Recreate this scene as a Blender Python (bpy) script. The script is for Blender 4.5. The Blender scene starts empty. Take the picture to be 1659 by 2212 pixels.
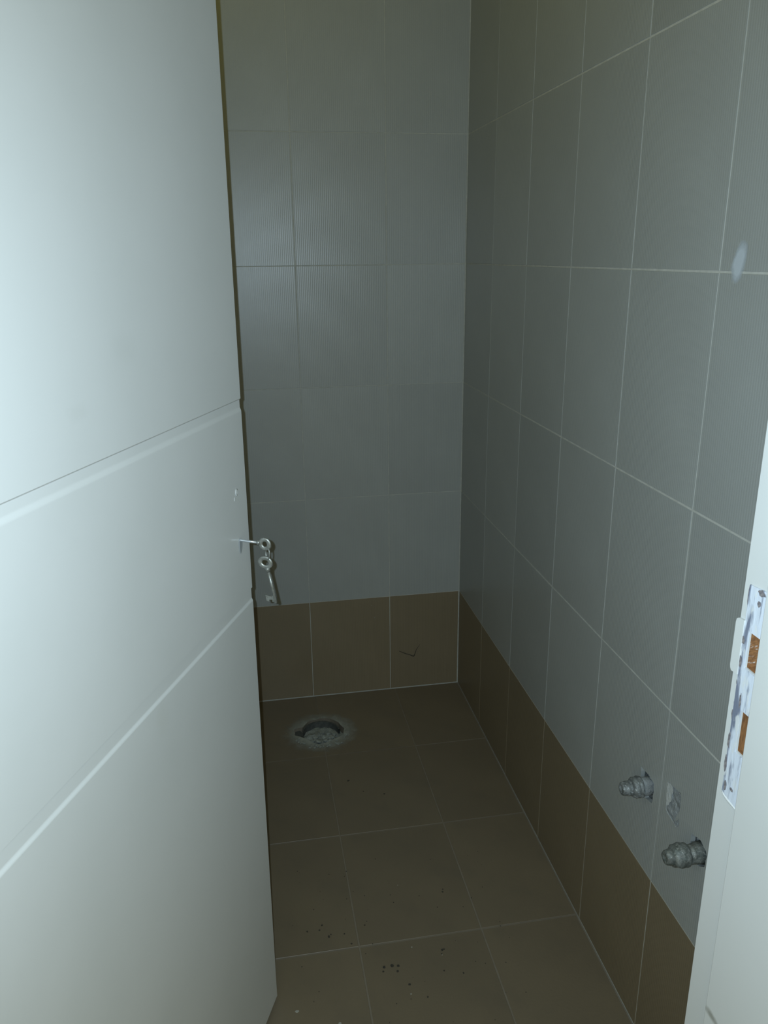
import bpy, bmesh, math, random
from mathutils import Vector, Matrix, noise
random.seed(7)
C = bpy.context.scene.collection
sc = bpy.context.scene

# ------------------------------------------------------------------ camera, world, flash, exposure
CAM = Vector((-0.6231, -2.2616, 1.3428))
CR = Vector((0.98525941, -0.17074019, -0.01056752))
CU = Vector((0.06224159, 0.30025541, 0.95182597))
CF = Vector((0.15934199, 0.93845324, -0.30645661))
cd = bpy.data.cameras.new('camera')
cd.sensor_fit = 'HORIZONTAL'; cd.sensor_width = 36.0
cd.lens = 36.0 * 1726.7 / 1659.0
cd.clip_start = 0.02
cam = bpy.data.objects.new('camera', cd); C.objects.link(cam)
def basis(x, y, z, o):
    return Matrix(((x.x, y.x, z.x, o.x), (x.y, y.y, z.y, o.y), (x.z, y.z, z.z, o.z), (0, 0, 0, 1)))
cam.matrix_world = basis(CR, CU, -CF, CAM)
sc.camera = cam

w = bpy.data.worlds.new('dim_corridor_light'); sc.world = w; w.use_nodes = True
bg = w.node_tree.nodes['Background']
bg.inputs[0].default_value = (1.0, 0.95, 0.60, 1); bg.inputs[1].default_value = 0.60

ld = bpy.data.lights.new('phone_flash', 'SPOT')
ld.energy = 46.0; ld.color = (0.67, 0.86, 1.0)
ld.spot_size = math.radians(132); ld.spot_blend = 1.0; ld.shadow_soft_size = 0.002
flash = bpy.data.objects.new('phone_flash', ld); C.objects.link(flash)
flash.matrix_world = basis(CR, CU, -CF, CAM - CR * 0.0125 + CU * 0.006)

bl = bpy.data.lights.new('ceiling_fill', 'POINT')          # weak warm fill added under the ceiling, no lamp known there
bl.energy = 2.6; bl.color = (1.0, 0.86, 0.14); bl.shadow_soft_size = 0.06
fill_lamp = bpy.data.objects.new('ceiling_fill', bl); C.objects.link(fill_lamp); fill_lamp.location = (-0.72, -0.90, 2.50)

sc.view_settings.view_transform = 'Standard'; sc.view_settings.look = 'None'
sc.view_settings.gamma = 1.0; sc.view_settings.use_curve_mapping = False
sc.view_settings.exposure = 0.0

# ------------------------------------------------------------------ materials
def mat(name, col, rough=0.5, metal=0.0, spec=0.5):
    m = bpy.data.materials.new(name); m.use_nodes = True
    b = m.node_tree.nodes['Principled BSDF']
    b.inputs['Base Color'].default_value = (*col, 1)
    b.inputs['Roughness'].default_value = rough
    b.inputs['Metallic'].default_value = metal
    b.inputs['Specular IOR Level'].default_value = spec
    return m
class G:
    """small node-graph helper"""
    def __init__(s, m):
        s.nt = m.node_tree; s.b = s.nt.nodes['Principled BSDF']; s.L = s.nt.links.new
        s.tc = s.nt.nodes.new('ShaderNodeTexCoord')
    def n(s, t, **k):
        x = s.nt.nodes.new(t)
        for a, v in k.items(): setattr(x, a, v)
        return x
    def noise(s, scale, detail=3.0, vec=None, rough=0.55):
        x = s.n('ShaderNodeTexNoise'); x.inputs['Scale'].default_value = scale
        x.inputs['Detail'].default_value = detail; x.inputs['Roughness'].default_value = rough
        s.L(vec or s.tc.outputs['Object'], x.inputs['Vector']); return x.outputs['Fac']
    def scaled(s, v, off=(0, 0, 0)):
        x = s.n('ShaderNodeMapping'); x.inputs['Scale'].default_value = v; x.inputs['Location'].default_value = off
        s.L(s.tc.outputs['Object'], x.inputs['Vector']); return x.outputs['Vector']
    def rng(s, f, a, b, c=0.0, d=1.0):
        x = s.n('ShaderNodeMapRange'); s.L(f, x.inputs[0])
        for i, v in enumerate((a, b, c, d)): x.inputs[i + 1].default_value = v
        return x.outputs[0]
    def mix(s, f, a, b):
        x = s.n('ShaderNodeMix', data_type='RGBA')
        if isinstance(f, (int, float)): x.inputs[0].default_value = f
        else: s.L(f, x.inputs[0])
        for i, v in ((6, a), (7, b)):
            if isinstance(v, tuple): x.inputs[i].default_value = (*v, 1)
            else: s.L(v, x.inputs[i])
        return x.outputs[2]
    def math(s, op, a, b=0.0):
        x = s.n('ShaderNodeMath', operation=op)
        for i, v in enumerate((a, b)):
            if isinstance(v, (int, float)): x.inputs[i].default_value = v
            else: s.L(v, x.inputs[i])
        return x.outputs[0]
    def col(s, o): s.L(o, s.b.inputs['Base Color'])
    def bump(s, h, dist, strength=1.0):
        x = s.n('ShaderNodeBump'); x.inputs['Distance'].default_value = dist; x.inputs['Strength'].default_value = strength
        s.L(h, x.inputs['Height']); s.L(x.outputs[0], s.b.inputs['Normal'])

def tile_mat(name, c1, c2, rough, ribs=True, dirt=None):
    m = mat(name, c1, rough); g = G(m)
    oi = g.n('ShaderNodeObjectInfo')
    base = g.mix(g.rng(g.noise(6, 4), .35, .65), c1, c2)
    fine = g.noise(900, 2)
    base = g.mix(g.rng(fine, .38, .62, 0, .22), base, tuple(x * .72 for x in c1))
    hsv = g.n('ShaderNodeHueSaturation'); g.L(base, hsv.inputs['Color'])
    g.L(g.rng(oi.outputs['Random'], 0, 1, .95, 1.05), hsv.inputs['Value'])
    out = hsv.outputs[0]
    if dirt:
        out = g.mix(g.rng(g.noise(9, 6), .52, .75, 0, .55), out, dirt)
        out = g.mix(g.rng(g.noise(230, 3), .70, .76, 0, .6), out, tuple(x * .45 for x in c1))
    g.col(out)
    if ribs:
        wv = g.n('ShaderNodeTexWave', wave_type='BANDS', bands_direction='X')
        wv.inputs['Scale'].default_value = 62.0; wv.inputs['Distortion'].default_value = 0.9
        wv.inputs['Detail'].default_value = 2; wv.inputs['Detail Scale'].default_value = 1.2
        g.L(g.scaled((1, .06, 1)), wv.inputs['Vector'])
        h = g.math('ADD', wv.outputs['Fac'], g.math('MULTIPLY', g.noise(260, 3), .9))
        g.bump(h, .00020, .55)
    else:
        g.bump(g.noise(160, 4), .0006, .35)
    return m
M = {}
M['grey_tile'] = tile_mat('grey_wall_tile', (.325, .340, .330), (.345, .362, .352), .34)
M['brown_tile'] = tile_mat('brown_skirting_tile', (.200, .162, .104), (.218, .176, .114), .36)
M['floor_tile'] = tile_mat('brown_floor_tile', (.160, .130, .088), (.178, .144, .096), .42, ribs=False, dirt=(.125, .105, .076))
def plain(name, c1, c2, rough, scale=40, bump=.0004, bs=.4):
    m = mat(name, c1, rough); g = G(m)
    g.col(g.mix(g.rng(g.noise(scale, 5), .35, .65), c1, c2)); g.bump(g.noise(scale * 6, 3), bump, bs); return m
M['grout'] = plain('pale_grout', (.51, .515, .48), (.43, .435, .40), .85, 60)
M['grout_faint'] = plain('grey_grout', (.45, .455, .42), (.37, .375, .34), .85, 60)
M['floor_grout'] = plain('brown_grout', (.178, .152, .114), (.205, .176, .134), .85, 30)
M['plaster'] = plain('plaster', (.62, .60, .55), (.58, .57, .52), .9, 8)
M['ceiling'] = plain('ceiling_paint', (.72, .72, .66), (.69, .69, .63), .9, 8)
def door_paint(name, patches, k=1.0):
    m = mat(name, (.60, .615, .61), .38, spec=.4); g = G(m)
    o = g.mix(g.rng(g.noise(3.5, 4), .42, .68), tuple(k * x for x in (.605, .62, .615)), tuple(k * x for x in (.575, .592, .585)))
    for (cx, cy, cz, sx, sy, sz, dark, amt) in patches:      # scuffs that stay on the paint
        mp = g.n('ShaderNodeMapping'); mp.vector_type = 'POINT'
        mp.inputs['Location'].default_value = (-cx / sx, -cy / sy, -cz / sz)
        mp.inputs['Scale'].default_value = (1 / sx, 1 / sy, 1 / sz)
        g.L(g.tc.outputs['Object'], mp.inputs['Vector'])
        ln = g.n('ShaderNodeVectorMath', operation='LENGTH'); g.L(mp.outputs[0], ln.inputs[0])
        r = g.math('ADD', ln.outputs['Value'], g.math('MULTIPLY', g.math('SUBTRACT', g.noise(90, 4), .5), 1.1))
        o = g.mix(g.rng(r, .3, 1.0, amt, 0), o, dark)
    g.col(o); g.bump(g.noise(55, 3), .0004, .12); return m
M['door'] = door_paint('white_door_paint', [(.263, .003, 1.20, .022, .03, .012, (.42, .43, .40), .10), (.36, .003, 1.25, .03, .03, .02, (.45, .46, .44), .10),
                                            (.36, .003, .80, .02, .03, .03, (.48, .47, .40), .10)])
M['frame'] = door_paint('white_frame_paint', [(-.2278, -1.748, .655, .03, .016, .0055, (.20, .20, .17), .75)], .88)
m = M['strike'] = mat('worn_painted_steel', (.70, .74, .80), .42); g = G(m)
st = g.scaled((60, 90, 14)); nz = g.noise(1.6, 5, st)
edge = g.n('ShaderNodeSeparateXYZ'); g.L(g.tc.outputs['Object'], edge.inputs[0])
e = g.rng(edge.outputs['Y'], -1.7165, -1.7085, 0, .16)
o = g.mix(g.rng(g.math('ADD', nz, e), .53, .66), (.54, .585, .66), (.15, .17, .23))
o = g.mix(g.rng(g.noise(2.2, 4, g.scaled((40, 60, 22), (3, 1, 2))), .56, .64, 0, .8), o, (.57, .59, .60))
g.col(o); g.bump(nz, .0012, .6)
M['chip'] = plain('paint_chip', (.10, .095, .11), (.22, .20, .20), .8, 300)
m = M['wood'] = mat('bare_brown_wood', (.22, .10, .04), .65); g = G(m)
gr = g.noise(1.0, 5, g.scaled((300, 60, 500)))
o = g.mix(g.rng(gr, .35, .7), (.27, .125, .045), (.13, .06, .025))
o = g.mix(g.rng(g.noise(1.0, 4, g.scaled((150, 150, 420), (5, 2, 1))), .60, .68, 0, .7), o, (.62, .58, .55))
g.col(o); g.bump(gr, .0006, .5)
M['wood_clean'] = mat('bare_wood_clean', (.22, .10, .04), .65); g = G(M['wood_clean'])
gr = g.noise(1.0, 5, g.scaled((500, 60, 120))); g.col(g.mix(g.rng(gr, .35, .7), (.25, .115, .04), (.12, .055, .02))); g.bump(gr, .0006, .5)
M['key'] = mat('nickel_key_metal', (.30, .31, .29), .38, .6)
g = G(M['key']); g.col(g.mix(g.rng(g.noise(220, 4), .4, .65), (.30, .31, .29), (.20, .205, .185))); g.bump(g.noise(400, 3), .0003, .3)
M['key_bright'] = mat('polished_key_metal', (.62, .66, .70), .30, .75)
def metal(name, c1, c2, c3):
    m = mat(name, c1, .5, .55); g = G(m)
    o = g.mix(g.rng(g.noise(120, 5), .38, .62), c1, c2)
    o = g.mix(g.rng(g.noise(260, 4), .58, .66), o, c3); g.col(o)
    g.L(g.rng(g.noise(150, 3), .4, .6, .45, .1), g.b.inputs['Metallic']); g.bump(g.noise(320, 5), .0016, .7); return m
M['fitting'] = metal('dirty_galvanised_metal', (.22, .235, .235), (.13, .14, .14), (.40, .43, .44))
M['fitting_cement'] = metal('cement_crusted_metal', (.20, .21, .195), (.12, .135, .125), (.31, .32, .30))
def mortar(name, c1, c2, c3, sc_=90):
    m = mat(name, c1, .92, spec=.2); g = G(m)
    o = g.mix(g.rng(g.noise(sc_, 5), .36, .64), c1, c2)
    o = g.mix(g.rng(g.noise(sc_ * 3.2, 4), .60, .68), o, c3); g.col(o); g.bump(g.noise(sc_ * 4, 5), .002, .8); return m
M['mortar_blue'] = mortar('grey_mortar', (.30, .32, .33), (.20, .215, .22), (.44, .46, .47))
M['hole_shade'] = mortar('shaded_hole_inside', (.13, .135, .13), (.08, .085, .085), (.20, .20, .19))
M['mortar_drain'] = mortar('drain_mortar', (.34, .36, .33), (.21, .225, .21), (.50, .52, .48))
M['mortar_white'] = mortar('white_filler', (.50, .52, .52), (.43, .45, .45), (.36, .38, .38), 60)
M['dark'] = mat('dark_keyhole', (.03, .03, .03), .8)
M['scratch'] = mat('dark_scratch', (.035, .03, .024), .7)
M['crumb'] = plain('dark_grit', (.030, .028, .022), (.05, .046, .036), .9, 200)
M['pale_fleck'] = plain('pale_plaster_fleck', (.38, .37, .33), (.30, .30, .27), .9, 200)
def film(name, col, cx, sx, sy, rough, amount, inner=.25, nscale=60, namp=.9, axes=('Y', 'Z')):
    """thin translucent smear of plaster or paint: covers fully in the middle, breaks up towards its rim"""
    m = mat(name, col, rough); g = G(m); nt = m.node_tree
    sp = g.n('ShaderNodeSeparateXYZ'); g.L(g.tc.outputs['Object'], sp.inputs[0])
    a = g.math('DIVIDE', sp.outputs[axes[0]], sx); b = g.math('DIVIDE', sp.outputs[axes[1]], sy)
    r = g.math('SQRT', g.math('ADD', g.math('MULTIPLY', a, a), g.math('MULTIPLY', b, b)))
    r = g.math('ADD', r, g.math('MULTIPLY', g.math('SUBTRACT', g.noise(nscale, 5), .5), namp))
    g.L(g.rng(r, inner, 1.0, amount, 0), g.b.inputs['Alpha']); return m

# ------------------------------------------------------------------ object helpers
def obj(name, bm, m, parent=None, mw=None, kind=None, label=None, smooth=False):
    me = bm if isinstance(bm, bpy.types.Mesh) else None
    if me is None:
        bmesh.ops.recalc_face_normals(bm, faces=bm.faces)
        if smooth:
            for f in bm.faces: f.smooth = True
        me = bpy.data.meshes.new(name); bm.to_mesh(me); bm.free()
        me.materials.append(m)
    o = bpy.data.objects.new(name, me); C.objects.link(o)
    if parent: o.parent = parent
    if mw is not None: o.matrix_local = mw
    if kind: o['kind'] = kind
    if label: o['label'] = label
    return o
def empty(name, loc=(0, 0, 0), **props):
    o = bpy.data.objects.new(name, None); C.objects.link(o); o.location = loc; o.empty_display_size = .05
    for k, v in props.items(): o[k] = v
    return o
def box(bm, x0, x1, y0, y1, z0, z1, bevel=0):
    vs = [bm.verts.new((x, y, z)) for x in (x0, x1) for y in (y0, y1) for z in (z0, z1)]
    fs = [bm.faces.new([vs[i] for i in q]) for q in ((0, 1, 3, 2), (4, 6, 7, 5), (0, 4, 5, 1), (2, 3, 7, 6), (0, 2, 6, 4), (1, 5, 7, 3))]
    if bevel:
        es = list({e for f in fs for e in f.edges})
        bmesh.ops.bevel(bm, geom=es, offset=bevel, segments=2, affect='EDGES', profile=.6)
    return bm
def boxm(*a, **k): return box(bmesh.new(), *a, **k)
def prism(bm, pts, axis_from, axis_to, place):
    """extrude a 2-D outline; place(u, v, t) gives the point"""
    a = [bm.verts.new(place(u, v, axis_from)) for u, v in pts]; b = [bm.verts.new(place(u, v, axis_to)) for u, v in pts]
    n = len(pts)
    bm.faces.new(a); bm.faces.new(b[::-1])
    for i in range(n): bm.faces.new((a[i], b[i], b[(i + 1) % n], a[(i + 1) % n]))
    return bm
def plate(outer, holes, t, depth=None, chamfer=0.0, cap=False):
    """flat slab, face at z=0, with holes; depth: how far the sides of the holes go down; cap closes them"""
    bm = bmesh.new()
    def loop(pts, z): return [bm.verts.new((x, y, z)) for x, y in pts]
    def edges(l): return [bm.edges.new((l[i], l[(i + 1) % len(l)])) for i in range(len(l))]
    es = []; lo = loop(outer, 0); es += edges(lo); hs = []
    for h in holes: l = loop(h, 0); hs.append(l); es += edges(l)
    bmesh.ops.triangle_fill(bm, use_beauty=True, use_dissolve=False, edges=es, normal=(0, 0, 1))
    def side(l, pts, z):
        b = loop(pts, z)
        for i in range(len(l)): bm.faces.new((l[i], l[(i + 1) % len(l)], b[(i + 1) % len(l)], b[i]))
        return b
    if chamfer:
        cx = sum(x for x, y in outer) / len(outer); cy = sum(y for x, y in outer) / len(outer)
        out2 = [(x + (chamfer if x > cx else -chamfer), y + (chamfer if y > cy else -chamfer)) for x, y in outer]
        lo = side(lo, out2, -chamfer); outer = out2
    bo = side(lo, outer, -t)
    for l, h in zip(hs, holes):
        b = side(l, h, -(depth or t))
        if cap: bm.faces.new(b)
    return bm
def lathe(prof, n=28, lump=0.0, seed=0.0, freq=160):
    """profile (l, r) turned about the local X axis"""
    bm = bmesh.new(); rings = []
    for l, r in prof:
        ring = []
        for k in range(n):
            a = 2 * math.pi * k / n; p = Vector((l, r * math.cos(a), r * math.sin(a)))
            if lump and r > 1e-5:
                d = noise.noise(p * freq + Vector((seed, seed * 2, 3))) * lump
                p += Vector((d * .4, math.cos(a) * d, math.sin(a) * d))
            ring.append(bm.verts.new(p))
        rings.append(ring)
    for a, b in zip(rings, rings[1:]):
        for k in range(n): bm.faces.new((a[k], a[(k + 1) % n], b[(k + 1) % n], b[k]))
    bm.faces.new(rings[0]); bm.faces.new(rings[-1][::-1])
    return bm
def tube(bm, pts, r, n=10, closed=False):
    pts = [Vector(p) for p in pts]; m_ = len(pts); rings = []; prev = None
    for i in range(m_):
        if closed: t = (pts[(i + 1) % m_] - pts[i - 1]).normalized()
        else: t = (pts[min(i + 1, m_ - 1)] - pts[max(i - 1, 0)]).normalized()
        if prev is None: prev = Vector((0, 0, 1)) if abs(t.z) < .9 else Vector((1, 0, 0))
        u = (prev - t * prev.dot(t)).normalized(); v = t.cross(u); prev = u
        rr = r[i] if isinstance(r, (list, tuple)) else r
        rings.append([bm.verts.new(pts[i] + u * rr * math.cos(2 * math.pi * k / n) + v * rr * math.sin(2 * math.pi * k / n)) for k in range(n)])
    for i in range(m_ if closed else m_ - 1):
        a, b = rings[i], rings[(i + 1) % m_]
        for k in range(n): bm.faces.new((a[k], a[(k + 1) % n], b[(k + 1) % n], b[k]))
    if not closed: bm.faces.new(rings[0]); bm.faces.new(rings[-1][::-1])
    return bm
def jag(pts, amp, seed, sub=3):
    """roughen a closed outline, as a chiselled tile breaks"""
    out = []; rnd = random.Random(seed)
    for i, p in enumerate(pts):
        q = pts[(i + 1) % len(pts)]
        for k in range(sub):
            f = k / sub; out.append((p[0] + (q[0] - p[0]) * f + rnd.uniform(-amp, amp), p[1] + (q[1] - p[1]) * f + rnd.uniform(-amp, amp)))
    return out
def inset(pts, d):
    cx = sum(p[0] for p in pts) / len(pts); cy = sum(p[1] for p in pts) / len(pts)
    return [(x + (x - cx) / math.hypot(x - cx, y - cy) * d, y + (y - cy) / math.hypot(x - cx, y - cy) * d) for x, y in pts]

# ------------------------------------------------------------------ the room
H = 2.62                      # ceiling height
YF = -1.70                    # room side of the front wall, with the doorway
XL = -1.16                    # left wall
TT = .0007                    # how far the tiles stand proud of the grout
HC = .0010                    # half the joint
TW, TH, S0 = .2508, .33, .3265
BACK = basis(Vector((1, 0, 0)), Vector((0, 0, 1)), Vector((0, -1, 0)), Vector((0, 0, 0)))      # local x, y in the wall, z out of it
RIGHT = basis(Vector((0, -1, 0)), Vector((0, 0, 1)), Vector((-1, 0, 0)), Vector((0, 0, 0)))
FLOOR = basis(Vector((1, 0, 0)), Vector((0, 1, 0)), Vector((0, 0, 1)), Vector((0, 0, 0)))

# chiselled openings in the tiling of the right wall, in wall coordinates (distance from the corner, height)
hole_far = [(1.1864, .506), (1.2121, .5083), (1.2312, .505), (1.2328, .4905), (1.2317, .4658), (1.2093, .4608), (1.1984, .4676), (1.1872, .4824)]
hole_near = [(1.3478, .5007), (1.3716, .5087), (1.3854, .5034), (1.3925, .4951), (1.3898, .4733), (1.3749, .4652), (1.3571, .4596), (1.3478, .4816)]
hole_patch = [(1.273, .5381), (1.2884, .5393), (1.3087, .5445), (1.3117, .5344), (1.3121, .5174), (1.3064, .5004), (1.2987, .4817), (1.2815, .4835), (1.2733, .4873), (1.2709, .5162)]
hole_far, hole_near, hole_patch = jag(hole_far, .0007, 1), jag(hole_near, .0014, 2), jag(hole_patch, .0012, 3)
drain = [(-.5467, -.2083), (-.5459, -.1774), (-.5220, -.1700), (-.5100, -.1540), (-.4967, -.1411), (-.4655, -.1331), (-.4379, -.1383), (-.415, -.1614), (-.402, -.2003), (-.4087, -.2345),
         (-.4377, -.2507), (-.4634, -.2629), (-.4832, -.2676), (-.5012, -.2515), (-.5235, -.2258)]
drain = jag(drain, .0016, 4, 2)

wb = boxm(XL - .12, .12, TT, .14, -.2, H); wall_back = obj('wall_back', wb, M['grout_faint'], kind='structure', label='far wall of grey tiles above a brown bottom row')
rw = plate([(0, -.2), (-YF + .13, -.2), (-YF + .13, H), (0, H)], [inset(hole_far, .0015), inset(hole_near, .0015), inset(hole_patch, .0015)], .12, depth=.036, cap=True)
for v in rw.verts: v.co = RIGHT @ Vector((v.co.x, v.co.y, v.co.z - TT))
wall_right = obj('wall_right', rw, M['grout'], kind='structure', label='right wall of grey tiles above a brown bottom row')
wall_right.data.materials.append(M['hole_shade'])
for p in wall_right.data.polygons:      # insides of the chiselled openings, their shade put into a dark colour
    if TT + .0005 < p.center.x < .06 and -1.5 < p.center.y < -1.1 and .4 < p.center.z < .6: p.material_index = 1
fl = plate([(XL, -1.83), (.0, -1.83), (0, 0), (XL, 0)], [inset(drain, .002)], .12, depth=.034, cap=True)
for v in fl.verts: v.co.z -= .0011
floor = obj('floor', fl, M['floor_grout'], kind='structure', label='brown tiled floor with an open drain hole')
cf = boxm(-2.1, 1.0, -3.6, -1.83, -.12, 0); obj('floor_2', cf, M['floor_tile'], kind='structure', label='corridor floor in front of the doorway')
obj('wall_left', boxm(XL - .12, XL, YF - .13, 0, -.2, H), M['grey_tile'], kind='structure', label='left wall behind the open door')
obj('ceiling', boxm(XL - .12, .12, YF, .14, H, H + .1), M['ceiling'], kind='structure', label='room ceiling')
# front wall around the doorway
DX0, DX1, DH = -.935, -.18, 2.06
fw = bmesh.new()
box(fw, -2.1, DX0, YF - .13, YF, 0, H); box(fw, DX1, -.0005, YF - .13, YF, 0, H); box(fw, DX0, DX1, YF - .13, YF, DH, H)
obj('wall_front', fw, M['plaster'], kind='structure', label='front wall around the doorway')
obj('wall_corridor', boxm(.125, 1.0, YF - .13, YF, 0, H), M['plaster'], kind='structure', label='corridor wall beside the doorway')

# ---- tiles
cache = {}
def tile(wall, frame, name, m, x0, x1, y0, y1, holes=(), bites=None, ey=0.0):
    """one tile, local origin at its lower corner, face TT above the grout"""
    wd, ht = x1 - x0, y1 - y0; key = (name, round(wd, 4), round(ht, 4), ey); HY = HC + ey
    if holes:
        me = plate([(HC, HY), (wd - HC, HY), (wd - HC, ht - HY), (HC, ht - HY)], [[(x - x0, y - y0) for x, y in h] for h in holes], TT, depth=.0075, chamfer=0)
    elif bites:
        me = plate([(x - x0, y - y0) for x, y in bites], [], TT)
    elif key in cache: me = cache[key]
    else:
        c = .0004
        me = plate([(HC + c, HY + c), (wd - HC - c, HY + c), (wd - HC - c, ht - HY - c), (HC + c, ht - HY - c)], [], TT, chamfer=c)
    jx = random.Random(hash((round(x0, 3), round(y0, 3), name == 'tile')) % 99991)
    tilt = Matrix.Rotation(jx.uniform(-.0012, .0012), 4, 'X') @ Matrix.Rotation(jx.uniform(-.0012, .0012), 4, 'Y')
    mw = frame @ Matrix.Translation((x0, y0, jx.uniform(-.00012, .00012))) @ tilt
    o = obj(name, me, m, wall, mw)
    if not holes and not bites: cache[key] = o.data
    return o
rows = [(.0015, S0)] + [(S0 + i * TH, min(S0 + (i + 1) * TH, H)) for i in range(7)]
# back wall, from the right corner leftwards
bx = [-.0012, -.2241, -.4739, -.7237, -.9735, XL]
for ri, (z0, z1) in enumerate(rows):
    for a, b in zip(bx[1:], bx):
        nm, mm = ('skirting_tile', 'brown_tile') if ri == 0 else ('tile', 'grey_tile')
        tile(wall_back, BACK, nm, M[mm], a, b - (.0006 if b == bx[0] and ri == 0 else 0), z0, z1)
# right wall, from the back corner towards the doorway
rx = [.0006, .2504] + [.2504 + TW * i for i in range(1, 6)] + [-YF]
for ri, (z0, z1) in enumerate(rows):
    for a, b in zip(rx, rx[1:]):
        nm, mm = ('skirting_tile', 'brown_tile') if ri == 0 else ('tile', 'grey_tile')
        hs = [h for h in (hole_far, hole_near, hole_patch) if a < h[0][0] < b and z0 < h[0][1] < z1]
        tile(wall_right, RIGHT, nm, M[mm], a, b, z0, z1, hs, ey=.0006 if ri else 0.0)
# floor
fx = [XL, -.9784, -.7257, -.468, -.2103, -.0012]; fy = [-.0012, -.3256, -.6578, -.99, -1.3222, -1.6544, -1.83]
HCW = HC; HC = .0018
jx = -.468
for a, b in zip(fx, fx[1:]):
    for y1, y0 in zip(fy, fy[1:]):
        bites = None
        if y1 == fy[0] and (abs(a - jx) < 1e-6 or abs(b - jx) < 1e-6):      # the two tiles the drain is cut through
            left = abs(b - jx) < 1e-6; e = jx - HC if left else jx + HC
            d = drain; pts = []
            for i in range(len(d)):
                p, q = d[i], d[(i + 1) % len(d)]
                ins = (p[0] < e) if left else (p[0] > e)
                if ins: pts.append(p)
                if (p[0] - e) * (q[0] - e) < 0:
                    f = (e - p[0]) / (q[0] - p[0]); pts.append((e, p[1] + (q[1] - p[1]) * f, True))
            k = [i for i, p in enumerate(pts) if len(p) == 3]
            # rotate so the run starts at one crossing and ends at the other
            i0 = k[0] if (k[1] - k[0]) > 1 else k[1]
            pts = pts[i0:] + pts[:i0]; pts = [(p[0], p[1]) for p in pts]
            if left: corners = [(b - HC, y1 - HC), (a + HC, y1 - HC), (a + HC, y0 + HC), (b - HC, y0 + HC)]
            else: corners = [(a + HC, y0 + HC), (b - HC, y0 + HC), (b - HC, y1 - HC), (a + HC, y1 - HC)]
            if abs(pts[0][1] - corners[-1][1]) > abs(pts[-1][1] - corners[-1][1]): pts = pts[::-1]
            bites = corners + pts
        tile(floor, FLOOR, 'tile', M['floor_tile'], a, b, y0, y1, bites=bites)
HC = HCW

# ------------------------------------------------------------------ door frame
trim = empty('trim_1', (-.55, -1.765, 0), kind='structure', label='white painted door frame')
latch = (-1.7375, -1.7150, 1.005, 1.0383); bolt = (-1.7375, -1.7187, .925, .9655)
# right jamb: the rebate face the door closes on carries the mortises, the stop stands proud of it
jb = plate([(1.7002, 0), (1.7379, 0), (1.7379, DH - .03), (1.7002, DH - .03)],
           [[(-y1, z0), (-y0, z0), (-y0, z1), (-y1, z1)] for y0, y1, z0, z1 in (latch, bolt)], .0395, depth=.018)
JF = basis(Vector((0, -1, 0)), Vector((0, 0, 1)), Vector((-1, 0, 0)), Vector((-.22, 0, 0)))
for v in jb.verts: v.co = JF @ v.co
rebate = obj('jamb', jb, M['frame'], trim, Matrix.Translation((.55, 1.765, 0)))
sb = boxm(-.2278, -.1805, -1.832, -1.7386, 0, DH - .03, bevel=.0008)
stop = obj('door_stop', sb, M['frame'], trim, Matrix.Translation((.55, 1.765, 0)))
for nm, (y0, y1, z0, z1), mm in (('latch_mortise', latch, 'wood'), ('bolt_mortise', bolt, 'wood_clean')):
    b = bmesh.new(); x = -.22; d = .012; cy, cz = (y0 + y1) / 2, (z0 + z1) / 2
    vs = [b.verts.new((xx, yy, zz)) for xx in (x + .0015, x + d) for yy, zz in ((y0, z0), (y1, z0), (y1, z1), (y0, z1))]
    b.faces.new(vs[4:])
    for i in range(4): b.faces.new((vs[i], vs[(i + 1) % 4], vs[4 + (i + 1) % 4], vs[4 + i]))
    for v in b.verts: v.co = Vector((v.co.x, cy + (v.co.y - cy) * .97, cz + (v.co.z - cz) * .985)) - Vector((0, cy, cz))
    obj(nm, b, M[mm], rebate, Matrix.Translation((0, cy, cz)), label='bare wood inside the cut for the lock')
# worn strike plate with its two openings and its lip
sp = plate([(1.7088, .8755), (1.7372, .8735), (1.7372, 1.0815), (1.7082, 1.0785)],
           [[(-y1 + .0003, z0 - .0006), (-max(y0, -1.7370), z0 - .0006), (-max(y0, -1.7370), z1 + .0006), (-y1 + .0003, z1 + .0006)] for y0, y1, z0, z1 in (latch, bolt)], .0009)
for v in sp.verts: v.co = JF @ (v.co + Vector((0, 0, .0011)))
strike = obj('strike_plate', sp, M['strike'], trim, Matrix.Translation((.55, 1.765, 0)), label='worn steel strike plate smeared with white paint')
lp = bmesh.new()
prism(lp, [(1.6977, .9995), (1.6977, 1.0400), (1.6985, 1.0436), (1.7010, 1.0452), (1.7085, 1.0460), (1.7085, .9950), (1.6999, .9945), (1.6984, .9965)], .0002, .0022,
      lambda u, v, t: JF @ Vector((u, v, t)))
obj('lip', lp, M['frame'], strike, label='white painted lip bulging past the edge')
bd = bmesh.new()      # paint ridge under the plate
tube(bd, [(-.2202, -1.7065, .879), (-.2204, -1.712, .8745), (-.2205, -1.719, .8735), (-.2204, -1.7275, .8730), (-.2202, -1.735, .8715)], [.0006, .0014, .0016, .0014, .0006], 8)
obj('paint_ridge', bd, M['frame'], strike, smooth=True)
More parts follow.
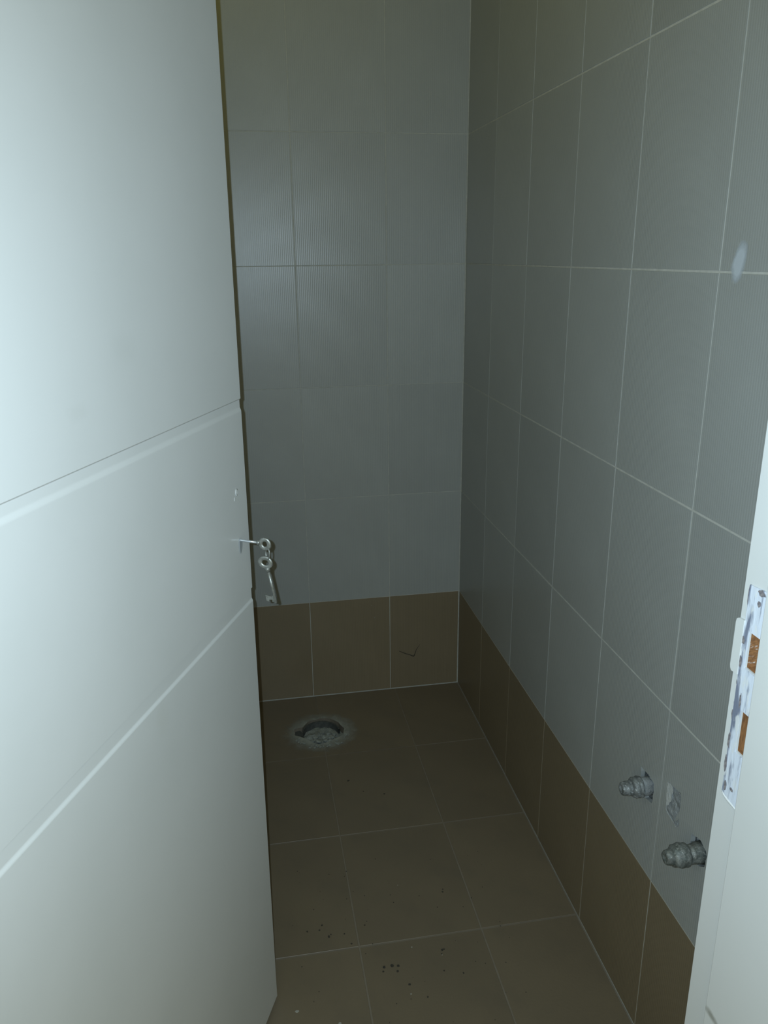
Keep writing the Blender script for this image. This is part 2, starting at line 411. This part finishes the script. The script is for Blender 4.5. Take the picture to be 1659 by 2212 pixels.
# chips along the plate where the paint has broken off
for k, (y, z, ln, wd) in enumerate([(-1.7085, .9873, .0062, .0012), (-1.7087, .9668, .0026, .0011), (-1.7084, .9554, .0118, .0014), (-1.7094, .9300, .0170, .0015), (-1.7090, .9069, .0185, .0016),
                        (-1.7080, 1.0685, .0180, .0013), (-1.7094, 1.0285, .0075, .0022), (-1.7098, 1.0078, .0120, .0020), (-1.7168, .9738, .0150, .0011),
                        (-1.7246, 1.0775, .0060, .0042), (-1.7232, 1.0672, .0058, .0018), (-1.7128, .8850, .0100, .0016), (-1.7222, .8872, .0036, .0020)]):
    wd *= 1.3; ln *= 1.1
    b = bmesh.new(); rnd = random.Random(k); n = 11; zz = .0003 if -1.709 < y else .0013
    if y == -1.7094 or y == -1.7090: zz = .0013
    ring = []
    for i in range(n):
        a = 2 * math.pi * i / n; q = rnd.uniform(.65, 1.1)
        ring.append((math.cos(a) * wd * q, math.sin(a) * ln / 2 * q))
    prism(b, ring, .0, -.0003, lambda u, v, t: (t, u, v))
    obj('paint_chip', b, M['chip'], strike, Matrix.Translation((-.22 - zz, y, z)))
# left jamb and head, behind the door and above the frame of the picture
obj('jamb', boxm(-.9345, -.895, -1.7379, -1.7002, 0, DH - .03), M['frame'], trim, Matrix.Translation((.55, 1.765, 0)))
obj('door_stop', boxm(-.9345, -.885, -1.832, -1.7382, 0, DH - .03), M['frame'], trim, Matrix.Translation((.55, 1.765, 0)))
obj('head_jamb', boxm(-.9345, -.1805, -1.832, -1.7002, DH - .0299, DH - .0001), M['frame'], trim, Matrix.Translation((.55, 1.765, 0)))

# ------------------------------------------------------------------ door leaf
TH_ = .3875; EPS = .006
DDv = Vector((math.sin(TH_), math.cos(TH_), 0)); DN = Vector((math.cos(TH_), -math.sin(TH_), 0))
DZ = Vector((0, 0, 1)) + DN * EPS
HB = Vector((-.8898539, -1.69787542, 0)); LW = .669
DM = basis(DDv, DN, DZ, HB)           # local x along the leaf, y out of the seen face, z up
gd = .0019
def groove(z0, z1, lo, hi, n=7):      # soft ramp below, short one above
    f = lambda t: t * t * (3 - 2 * t)
    return [(-gd * f(i / n), z0 + lo * i / n) for i in range(n + 1)] + [(-gd * f(1 - i / n), z1 - hi + hi * i / n) for i in range(n + 1)]
prof = [(0, .0105)] + groove(.8238, .8470, .0062, .0008) + groove(1.1270, 1.1465, .0075, .0024) + [(0, 2.02), (-.040, 2.02), (-.040, .0105)]
lb = bmesh.new()
LR = .0008
def ring_at(x, dy):
    return [lb.verts.new((x, (y - dy if y > -.02 else y + dy), z)) for y, z in prof]
secs = [ring_at(0, 0), ring_at(LW - LR * 1.2, 0), ring_at(LW, LR)]
for a, b in zip(secs, secs[1:]):
    for i in range(len(prof)):
        j = (i + 1) % len(prof); lb.faces.new((a[i], a[j], b[j], b[i]))
lb.faces.new(secs[0]); lb.faces.new(secs[-1][::-1])
# worn lower corner of the free edge
for v in lb.verts:
    if v.co.x > LW - .002 and v.co.z < .02: v.co.x -= .0022; 
lb.normal_update()
door = obj('door_1', lb, M['door'], None, DM, kind='structure', label='white interior door with two horizontal grooves standing open')
# keyhole and the filled spindle dent
kh = bmesh.new(); KS, KZ = .6322, .9366
pts = [(math.cos(a) * .0032, math.sin(a) * .0032) for a in [math.radians(d) for d in range(-50, 231, 20)]]
pts = pts + [(-.0021, -.0150), (0, -.0185), (.0021, -.0150)]
prism(kh, pts, .0004, .0, lambda u, v, t: (u, t, v))
obj('keyhole', kh, M['dark'], door, Matrix.Translation((KS, 0, KZ)), label='dark keyhole slot')
kc = bmesh.new()
prism(kc, [(-.0062, .0012), (-.0050, .0026), (.0050, .0018), (.0054, -.0050), (.0034, -.0125), (.0000, -.0172), (-.0026, -.0188), (-.0050, -.0150), (-.0064, -.0070)], .0005, .0016, lambda u, v, t: (u, t, v))
bmesh.ops.bevel(kc, geom=list(kc.edges), offset=.0003, segments=1, affect='EDGES')
M['cover'] = mat('dull_grey_cover', (.36, .385, .40), .45, .2)
obj('keyhole_cover', kc, M['cover'], door, Matrix.Translation((KS, 0, KZ)), label='small grey keyhole cover below the key')
sd = lathe([(0, .0045), (.0004, .0052), (.0010, .0038), (.0006, .0018), (.0003, .0006)], 16, .0012, 2.0, 400)
for v in sd.verts: v.co = Vector((v.co.y * .8, v.co.x, v.co.z * 1.15))
obj('filler_dent', sd, M['door'], door, Matrix.Translation((.6302, .0001, 1.0135)), smooth=True, label='small raised dent of paint above the key')
sd = lathe([(0, .0020), (.0004, .0016), (.0005, .0004)], 12, .0006, 5.0, 400)
for v in sd.verts: v.co = Vector((v.co.y * .6, v.co.x, v.co.z * 1.8))
obj('filler_dent', sd, M['door'], door, Matrix.Translation((.6225, .0001, 1.0055)), smooth=True)

# ------------------------------------------------------------------ keys: in the plane through the keyhole, across the door
KP = HB + DDv * KS + DZ * KZ
KM = basis(DN, DDv * -1, Vector((0, 0, 1)), KP)      # local x out of the door, z up (mm below)
mm_ = .001
def bow_mesh(cx, cz, a, b, r, rot=0, n=26, flat=.75):
    bm = bmesh.new(); pts = []
    for i in range(n):
        t = 2 * math.pi * i / n; x, z = a * math.cos(t), b * math.sin(t)
        pts.append((cx + x * math.cos(rot) - z * math.sin(rot), 0, cz + x * math.sin(rot) + z * math.cos(rot)))
    tube(bm, pts, r, 10, closed=True)
    for v in bm.verts: v.co.y *= flat
    return bm
k1 = empty('key', (0, 0, 0), label='key pushed into the keyhole of the white door, its shank level', category='key', group='two keys at the door lock'); k1.matrix_world = KM
b = bmesh.new(); tube(b, [(-.004, 0, .0018), (0, 0, .0015), (.012, 0, .0006), (.0262, 0, -.0004)], .0021, 14)
obj('shank', b, M['key_bright'], k1, smooth=True, label='bright worn shank')
b = bmesh.new(); tube(b, [(.0252, 0, -.0003), (.0258, 0, -.0003), (.0285, 0, -.0005), (.0300, 0, -.0006)], [.0030, .0038, .0036, .0026], 16)
obj('collar', b, M['key'], k1, smooth=True)
obj('bow', bow_mesh(.0372, -.0022, .0066, .0072, .0034, .35, flat=.5), M['key'], k1, smooth=True)
kr = empty('key_ring', (0, 0, 0), label='small metal ring linking the two keys', category='ring'); kr.matrix_world = KM
b = bmesh.new(); n = 30
tube(b, [(.0408 + .0042 * math.cos(2 * math.pi * i / n), .0035 * math.cos(2 * math.pi * i / n + .5), -.0160 + .0096 * math.sin(2 * math.pi * i / n)) for i in range(n)], .0010, 8, closed=True)
obj('band', b, M['key'], kr, smooth=True)
b = bmesh.new()
tube(b, [(.0414 + .0042 * math.cos(2 * math.pi * i / n), .0012 + .0040 * math.cos(2 * math.pi * i / n + .2), -.0160 + .0092 * math.sin(2 * math.pi * i / n)) for i in range(n)], .0009, 8, closed=True)
obj('band', b, M['key'], kr, smooth=True)
k2 = empty('key', (0, 0, 0), label='long key hanging down from the ring below the other key', category='key', group='two keys at the door lock'); k2.matrix_world = KM
b2 = bow_mesh(.0362, -.0318, .0085, .0072, .0035, -.25, flat=.45)
obj('bow', b2, M['key'], k2, smooth=True)
b = bmesh.new(); tube(b, [(.0392, 0, -.0395), (.0398, 0, -.0425), (.0408, 0, -.0465)], [.0042, .0036, .0026], 14); obj('collar', b, M['key'], k2, smooth=True)
b = bmesh.new(); tube(b, [(.0403, 0, -.0440), (.0450, 0, -.0700), (.0496, 0, -.0955), (.0498, 0, -.0965)], [.0023, .0023, .0023, .0015], 14)
obj('shank', b, M['key'], k2, smooth=True)
b = bmesh.new()
prism(b, [(.0482, -.0848), (.0440, -.0842), (.0436, -.0862), (.0395, -.0856), (.0338, -.0842), (.0350, -.0938), (.0393, -.0946), (.0397, -.0915), (.0442, -.0918), (.0444, -.0952), (.0494, -.0945)], -.0011, .0011,
      lambda u, v, t: (u, t, v))
obj('bit', b, M['key'], k2, label='notched bit at the end of the shank')

# ------------------------------------------------------------------ pipe fittings and mortar in the right wall
def on_right(y, z, l=0): return Matrix(((-1, 0, 0, -l), (0, -1, 0, -y), (0, 0, 1, z), (0, 0, 0, 1)))   # local x out of the wall
def bed(name, outline, depth, amp, m, parent, seed, freq=90, tilt=0.0, kind=None):
    """rough mortar filling an opening"""
    xs = [p[0] for p in outline]; ys = [p[1] for p in outline]; cx, cy = sum(xs) / len(xs), sum(ys) / len(ys)
    bm = bmesh.new(); N = 9; rings = []
    for k in range(N + 1):
        f = k / N; ring = []
        for x, y in outline:
            px, py = cx + (x - cx) * f, cy + (y - cy) * f
            p = Vector((px * freq, py * freq, seed)); h = noise.fractal(p, 1.0, 2.1, 4) * amp * (1 if f < .95 else .3)
            ring.append(bm.verts.new((px, py, -depth + h + tilt * (py - cy))))
            if k == 0: break
        rings.append(ring)
    n = len(outline)
    for i in range(n): bm.faces.new((rings[0][0], rings[1][i], rings[1][(i + 1) % n]))
    for a, c in zip(rings[1:], rings[2:]):
        for i in range(n): bm.faces.new((a[i], c[i], c[(i + 1) % n], a[(i + 1) % n]))
    for v in bm.verts: v.co = parent[1] @ v.co
    return obj(name, bm, m, parent[0], smooth=True, kind=kind)
bed('mortar_bed', inset(hole_far, .001), .0150, .004, M['mortar_blue'], (wall_right, RIGHT), 3.0, tilt=.50)
bed('mortar_bed', inset(hole_near, .001), .0110, .006, M['mortar_blue'], (wall_right, RIGHT), 9.0)
patch = bed('mortar_patch', inset(hole_patch, .001), .0012, .0032, M['mortar_blue'], (wall_right, RIGHT), 5.0, 70)
wp = [(1.2712, .5370), (1.2790, .5400), (1.2885, .5385), (1.2900, .5300), (1.2868, .5230), (1.2880, .5150), (1.2840, .5080), (1.2800, .4990), (1.2745, .4950), (1.2708, .5120)]
bed('filler', jag(wp, .0006, 12, 2), -.0006, .0008, M['mortar_white'], (patch, RIGHT), 2.0, 60)
sp_ = jag([(1.3025, .4845), (1.3075, .4930), (1.3138, .4987), (1.3145, .4876), (1.3090, .4800)], .0008, 8)
bed('mortar_chip', sp_, -.0012, .0022, M['mortar_blue'], (patch, RIGHT), 7.0, 150)

f1 = empty('pipe_fitting', (0, 0, 0), label='ribbed metal pipe end in the diamond-shaped hole, the farther of two', category='pipe fitting', group='pipe ends in the right wall')
f1.matrix_world = on_right(1.2105, .4850)
obj('pipe', lathe([(-.014, .0145), (.006, .0155), (.0105, .0152), (.0125, .0150)], 28, .0018, 1.0), M['mortar_blue'], f1, smooth=True)
obj('collar', lathe([(.0105, .0150), (.0118, .0176), (.0165, .0180), (.0178, .0166), (.0192, .0172), (.0235, .0174), (.0255, .0164), (.0268, .0150), (.0285, .0128)], 30, .0012, 2.0), M['fitting'], f1, smooth=True)
obj('plug', lathe([(.0270, .0110), (.0290, .0124), (.0310, .0128), (.0325, .0114), (.0345, .0123), (.0375, .0122), (.0390, .0112), (.0425, .0114), (.0450, .0108), (.0462, .0090), (.0462, .0060), (.0440, .0050), (.0440, .0004)], 28, .0008, 3.0), M['fitting'], f1, smooth=True)
f2 = empty('pipe_fitting', (0, 0, 0), label='cement-crusted metal pipe end partly hidden by the white door frame', category='pipe fitting', group='pipe ends in the right wall')
f2.matrix_world = on_right(1.3705, .4835)
obj('pipe', lathe([(-.010, .0165), (.003, .0160), (.010, .0146), (.0190, .0148)], 28, .0030, 4.0, 130), M['fitting_cement'], f2, smooth=True)
obj('collar', lathe([(.0160, .0140), (.0185, .0165), (.0230, .0176), (.0290, .0180), (.0350, .0176), (.0400, .0160), (.0425, .0130)], 30, .0028, 5.0, 150), M['fitting_cement'], f2, smooth=True)
obj('plug', lathe([(.0410, .0110), (.0430, .0118), (.0470, .0116), (.0510, .0108), (.0535, .0088), (.0535, .0055), (.0520, .0045), (.0520, .0004)], 26, .0014, 6.0, 200), M['fitting_cement'], f2, smooth=True)

# paint smear across the joint, and a scratch on the brown tile of the back wall
b = bmesh.new()
prism(b, [(-.026, -.040), (.026, -.040), (.026, .040), (-.026, .040)], 0, -.0002, lambda u, v, t: (t, u, v))
M['smear'] = film('white_paint_smear', (.62, .68, .74), 0, .0150, .0275, .45, .70, inner=.55, nscale=60, namp=.5)
obj('paint_smear', b, M['smear'], wall_right, Matrix.Translation((-.0003, -1.2950, 1.3285)) @ Matrix.Rotation(math.radians(15), 4, 'X'), label='pale smear of paint across a tile joint')
b = bmesh.new()
tube(b, [(-.1954, -.0001, .1331), (-.1890, -.0001, .1300), (-.1737, -.0001, .1220), (-.1600, -.0001, .1165), (-.1468, -.0001, .1095)], [.0007, .0011, .0014, .0011, .0020], 6)
tube(b, [(-.1468, -.0001, .1105), (-.1430, -.0001, .1190), (-.1391, -.0001, .1325), (-.1276, -.0001, .1495)], [.0020, .0012, .0010, .0005], 6)
for v in b.verts: v.co.y = max(v.co.y * .25, -.0004)
obj('scratch', b, M['scratch'], wall_back, label='dark tick-shaped scratch on a brown tile')
b = bmesh.new()
for x, z, r in [(-.2822, .3007, .0011), (-.2730, .2583, .0014), (-.262, .272, .0006), (-.300, .285, .0006)]:
    tube(b, [(x, 0, z), (x + r * .3, -.0006, z)], r, 7)
obj('plaster_speck', b, M['pale_fleck'], wall_back)

# ------------------------------------------------------------------ drain opening in the floor
dr = empty('floor_drain', (-.468, -.20, -.03), label='open round drain hole filled with rough grey mortar, in the floor by the back wall', category='drain')
off = Matrix.Translation((.468, .20, .03))
DF = (dr, off)
dro = inset(drain, .0005)
rub = bed('rubble', dro, .0195, .010, M['mortar_drain'], DF, 4.0, 55, tilt=-.10)
rub.parent = dr
rnd = random.Random(21)
for k in range(26):     # lumps of broken mortar, most of them heaped towards the front rim
    a = rnd.uniform(0, 6.28); q = rnd.uniform(.1, .85)
    x = -.463 + math.cos(a) * .05 * q; y = -.215 + math.sin(a) * .042 * q
    r = rnd.uniform(.0035, .0085); s = rnd.uniform(0, 50)
    b = bmesh.new(); bmesh.ops.create_icosphere(b, subdivisions=2, radius=r)
    for v in b.verts: v.co *= 1 + .55 * noise.noise(v.co / r * .9 + Vector((s, s, s)))
    for v in b.verts: v.co.z *= .75
    obj('mortar_lump', b, M['mortar_drain'], dr, off @ Matrix.Translation((x, y, -.020 + (-.20 - y) * .14 + r * .45 + rnd.uniform(0, .004))))
for k in range(46):     # crumbs of pale mortar spilt over the front rim
    a = rnd.uniform(3.5, 5.9); q = rnd.gauss(1.16, .09)
    x = -.468 + math.cos(a) * .068 * q; y = -.200 + math.sin(a) * .070 * q
    r = rnd.uniform(.0016, .0048); s = rnd.uniform(0, 50)
    b = bmesh.new(); bmesh.ops.create_icosphere(b, subdivisions=1, radius=r)
    for v in b.verts: v.co *= 1 + .5 * noise.noise(v.co / r * .9 + Vector((s, s, s)))
    for v in b.verts: v.co.z *= .45
    obj('mortar_crumb', b, M['mortar_drain'], dr, off @ Matrix.Translation((x, y, .0010 + r * .2)))
# dark arc standing in for the shadow on the hole's far inner side
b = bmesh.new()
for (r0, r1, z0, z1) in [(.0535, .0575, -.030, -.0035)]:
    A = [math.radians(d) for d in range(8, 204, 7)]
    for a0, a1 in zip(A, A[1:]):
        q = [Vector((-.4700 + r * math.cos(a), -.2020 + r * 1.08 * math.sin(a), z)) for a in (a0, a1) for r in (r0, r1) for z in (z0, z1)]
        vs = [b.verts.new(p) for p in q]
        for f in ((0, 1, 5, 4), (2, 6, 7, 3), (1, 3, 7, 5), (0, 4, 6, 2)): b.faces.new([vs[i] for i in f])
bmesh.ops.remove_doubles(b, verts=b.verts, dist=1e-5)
M['drain_dark'] = plain('dark_drain_inside', (.055, .06, .058), (.09, .095, .09), .7, 120)
obj('shadow_arc', b, M['drain_dark'], dr, off)
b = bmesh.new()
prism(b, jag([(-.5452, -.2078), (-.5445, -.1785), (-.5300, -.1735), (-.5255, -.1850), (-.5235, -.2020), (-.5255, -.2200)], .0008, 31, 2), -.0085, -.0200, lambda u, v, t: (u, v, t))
obj('pit_floor', b, M['drain_dark'], dr, off, label='dark pit at the left of the hole')
# smear of mortar left on the tiles round the hole
b = plate(inset(jag([(-.60, -.335), (-.345, -.335), (-.345, -.095), (-.60, -.095)], 0, 1, 6), 0), [inset(drain, .0004)], .0005)
for v in b.verts: v.co = v.co + Vector((.470, .205, .0008))
M['mortar_film'] = film('mortar_film', (.36, .375, .34), 0, .112, .104, .9, .88, inner=.56, nscale=48, namp=.50, axes=('X', 'Y'))
obj('mortar_film', b, M['mortar_film'], dr, off @ Matrix.Translation((-.470, -.205, 0)))

# ------------------------------------------------------------------ grit on the floor
b = bmesh.new(); rnd = random.Random(5)
grit = [(-.4266, -1.0476, .0032), (-.4303, -1.0572, .0022), (-.4105, -1.0471, .0042), (-.3986, -1.0493, .0034), (-.4021, -1.0616, .0026), (-.385, -1.0948, .0026), (-.3567, -1.128, .0020), (-.3038, -1.0278, .0028), (-.3000, -1.0270, .0018),
        (-.3076, -1.0372, .0016), (-.3119, -1.0765, .0018), (-.2758, -1.0888, .0020), (-.5381, -.9218, .0024), (-.5695, -.9326, .0022), (-.5262, -.9538, .0030), (-.5220, -.9490, .0020), (-.4827, -.9796, .0022), (-.4942, -.9521, .0018), (-.4493, -.9373, .0020),
        (-.4211, -.4496, .0030), (-.4180, -.4480, .0018), (-.3352, -.5208, .0028), (-.3874, -.5014, .0020), (-.2662, -.8775, .0024), (-.2640, -.8700, .0018), (-.5443, -.9336, .0020), (-.3784, -.8878, .0018)]
for k in range(60): grit.append((rnd.uniform(-.6, -.15), rnd.uniform(-1.25, -.75), rnd.uniform(.0006, .0014)))
for x, y, r in grit:
    n = 7; ring = [(x + math.cos(6.283 * i / n) * r * rnd.uniform(.6, 1.1), y + math.sin(6.283 * i / n) * r * rnd.uniform(.6, 1.1)) for i in range(n)]
    prism(b, ring, .0002, .0007 + r * .25, lambda u, v, t: (u, v, t))
obj('grit', b, M['crumb'], floor, kind='stuff')
b = bmesh.new()
for x, y, r in [(-.6031, -1.1141, .0040), (-.3632, -1.0104, .0016), (-.3866, -1.1162, .0018), (-.5274, -1.1529, .0034), (-.36, -.84, .0012), (-.307, -1.040, .0012)]:
    n = 8; ring = [(x + math.cos(6.283 * i / n) * r * rnd.uniform(.7, 1.1), y + math.sin(6.283 * i / n) * r * .8 * rnd.uniform(.6, 1.1)) for i in range(n)]
    prism(b, ring, .0002, .0010, lambda u, v, t: (u, v, t))
obj('plaster_flecks', b, M['pale_fleck'], floor, kind='stuff')
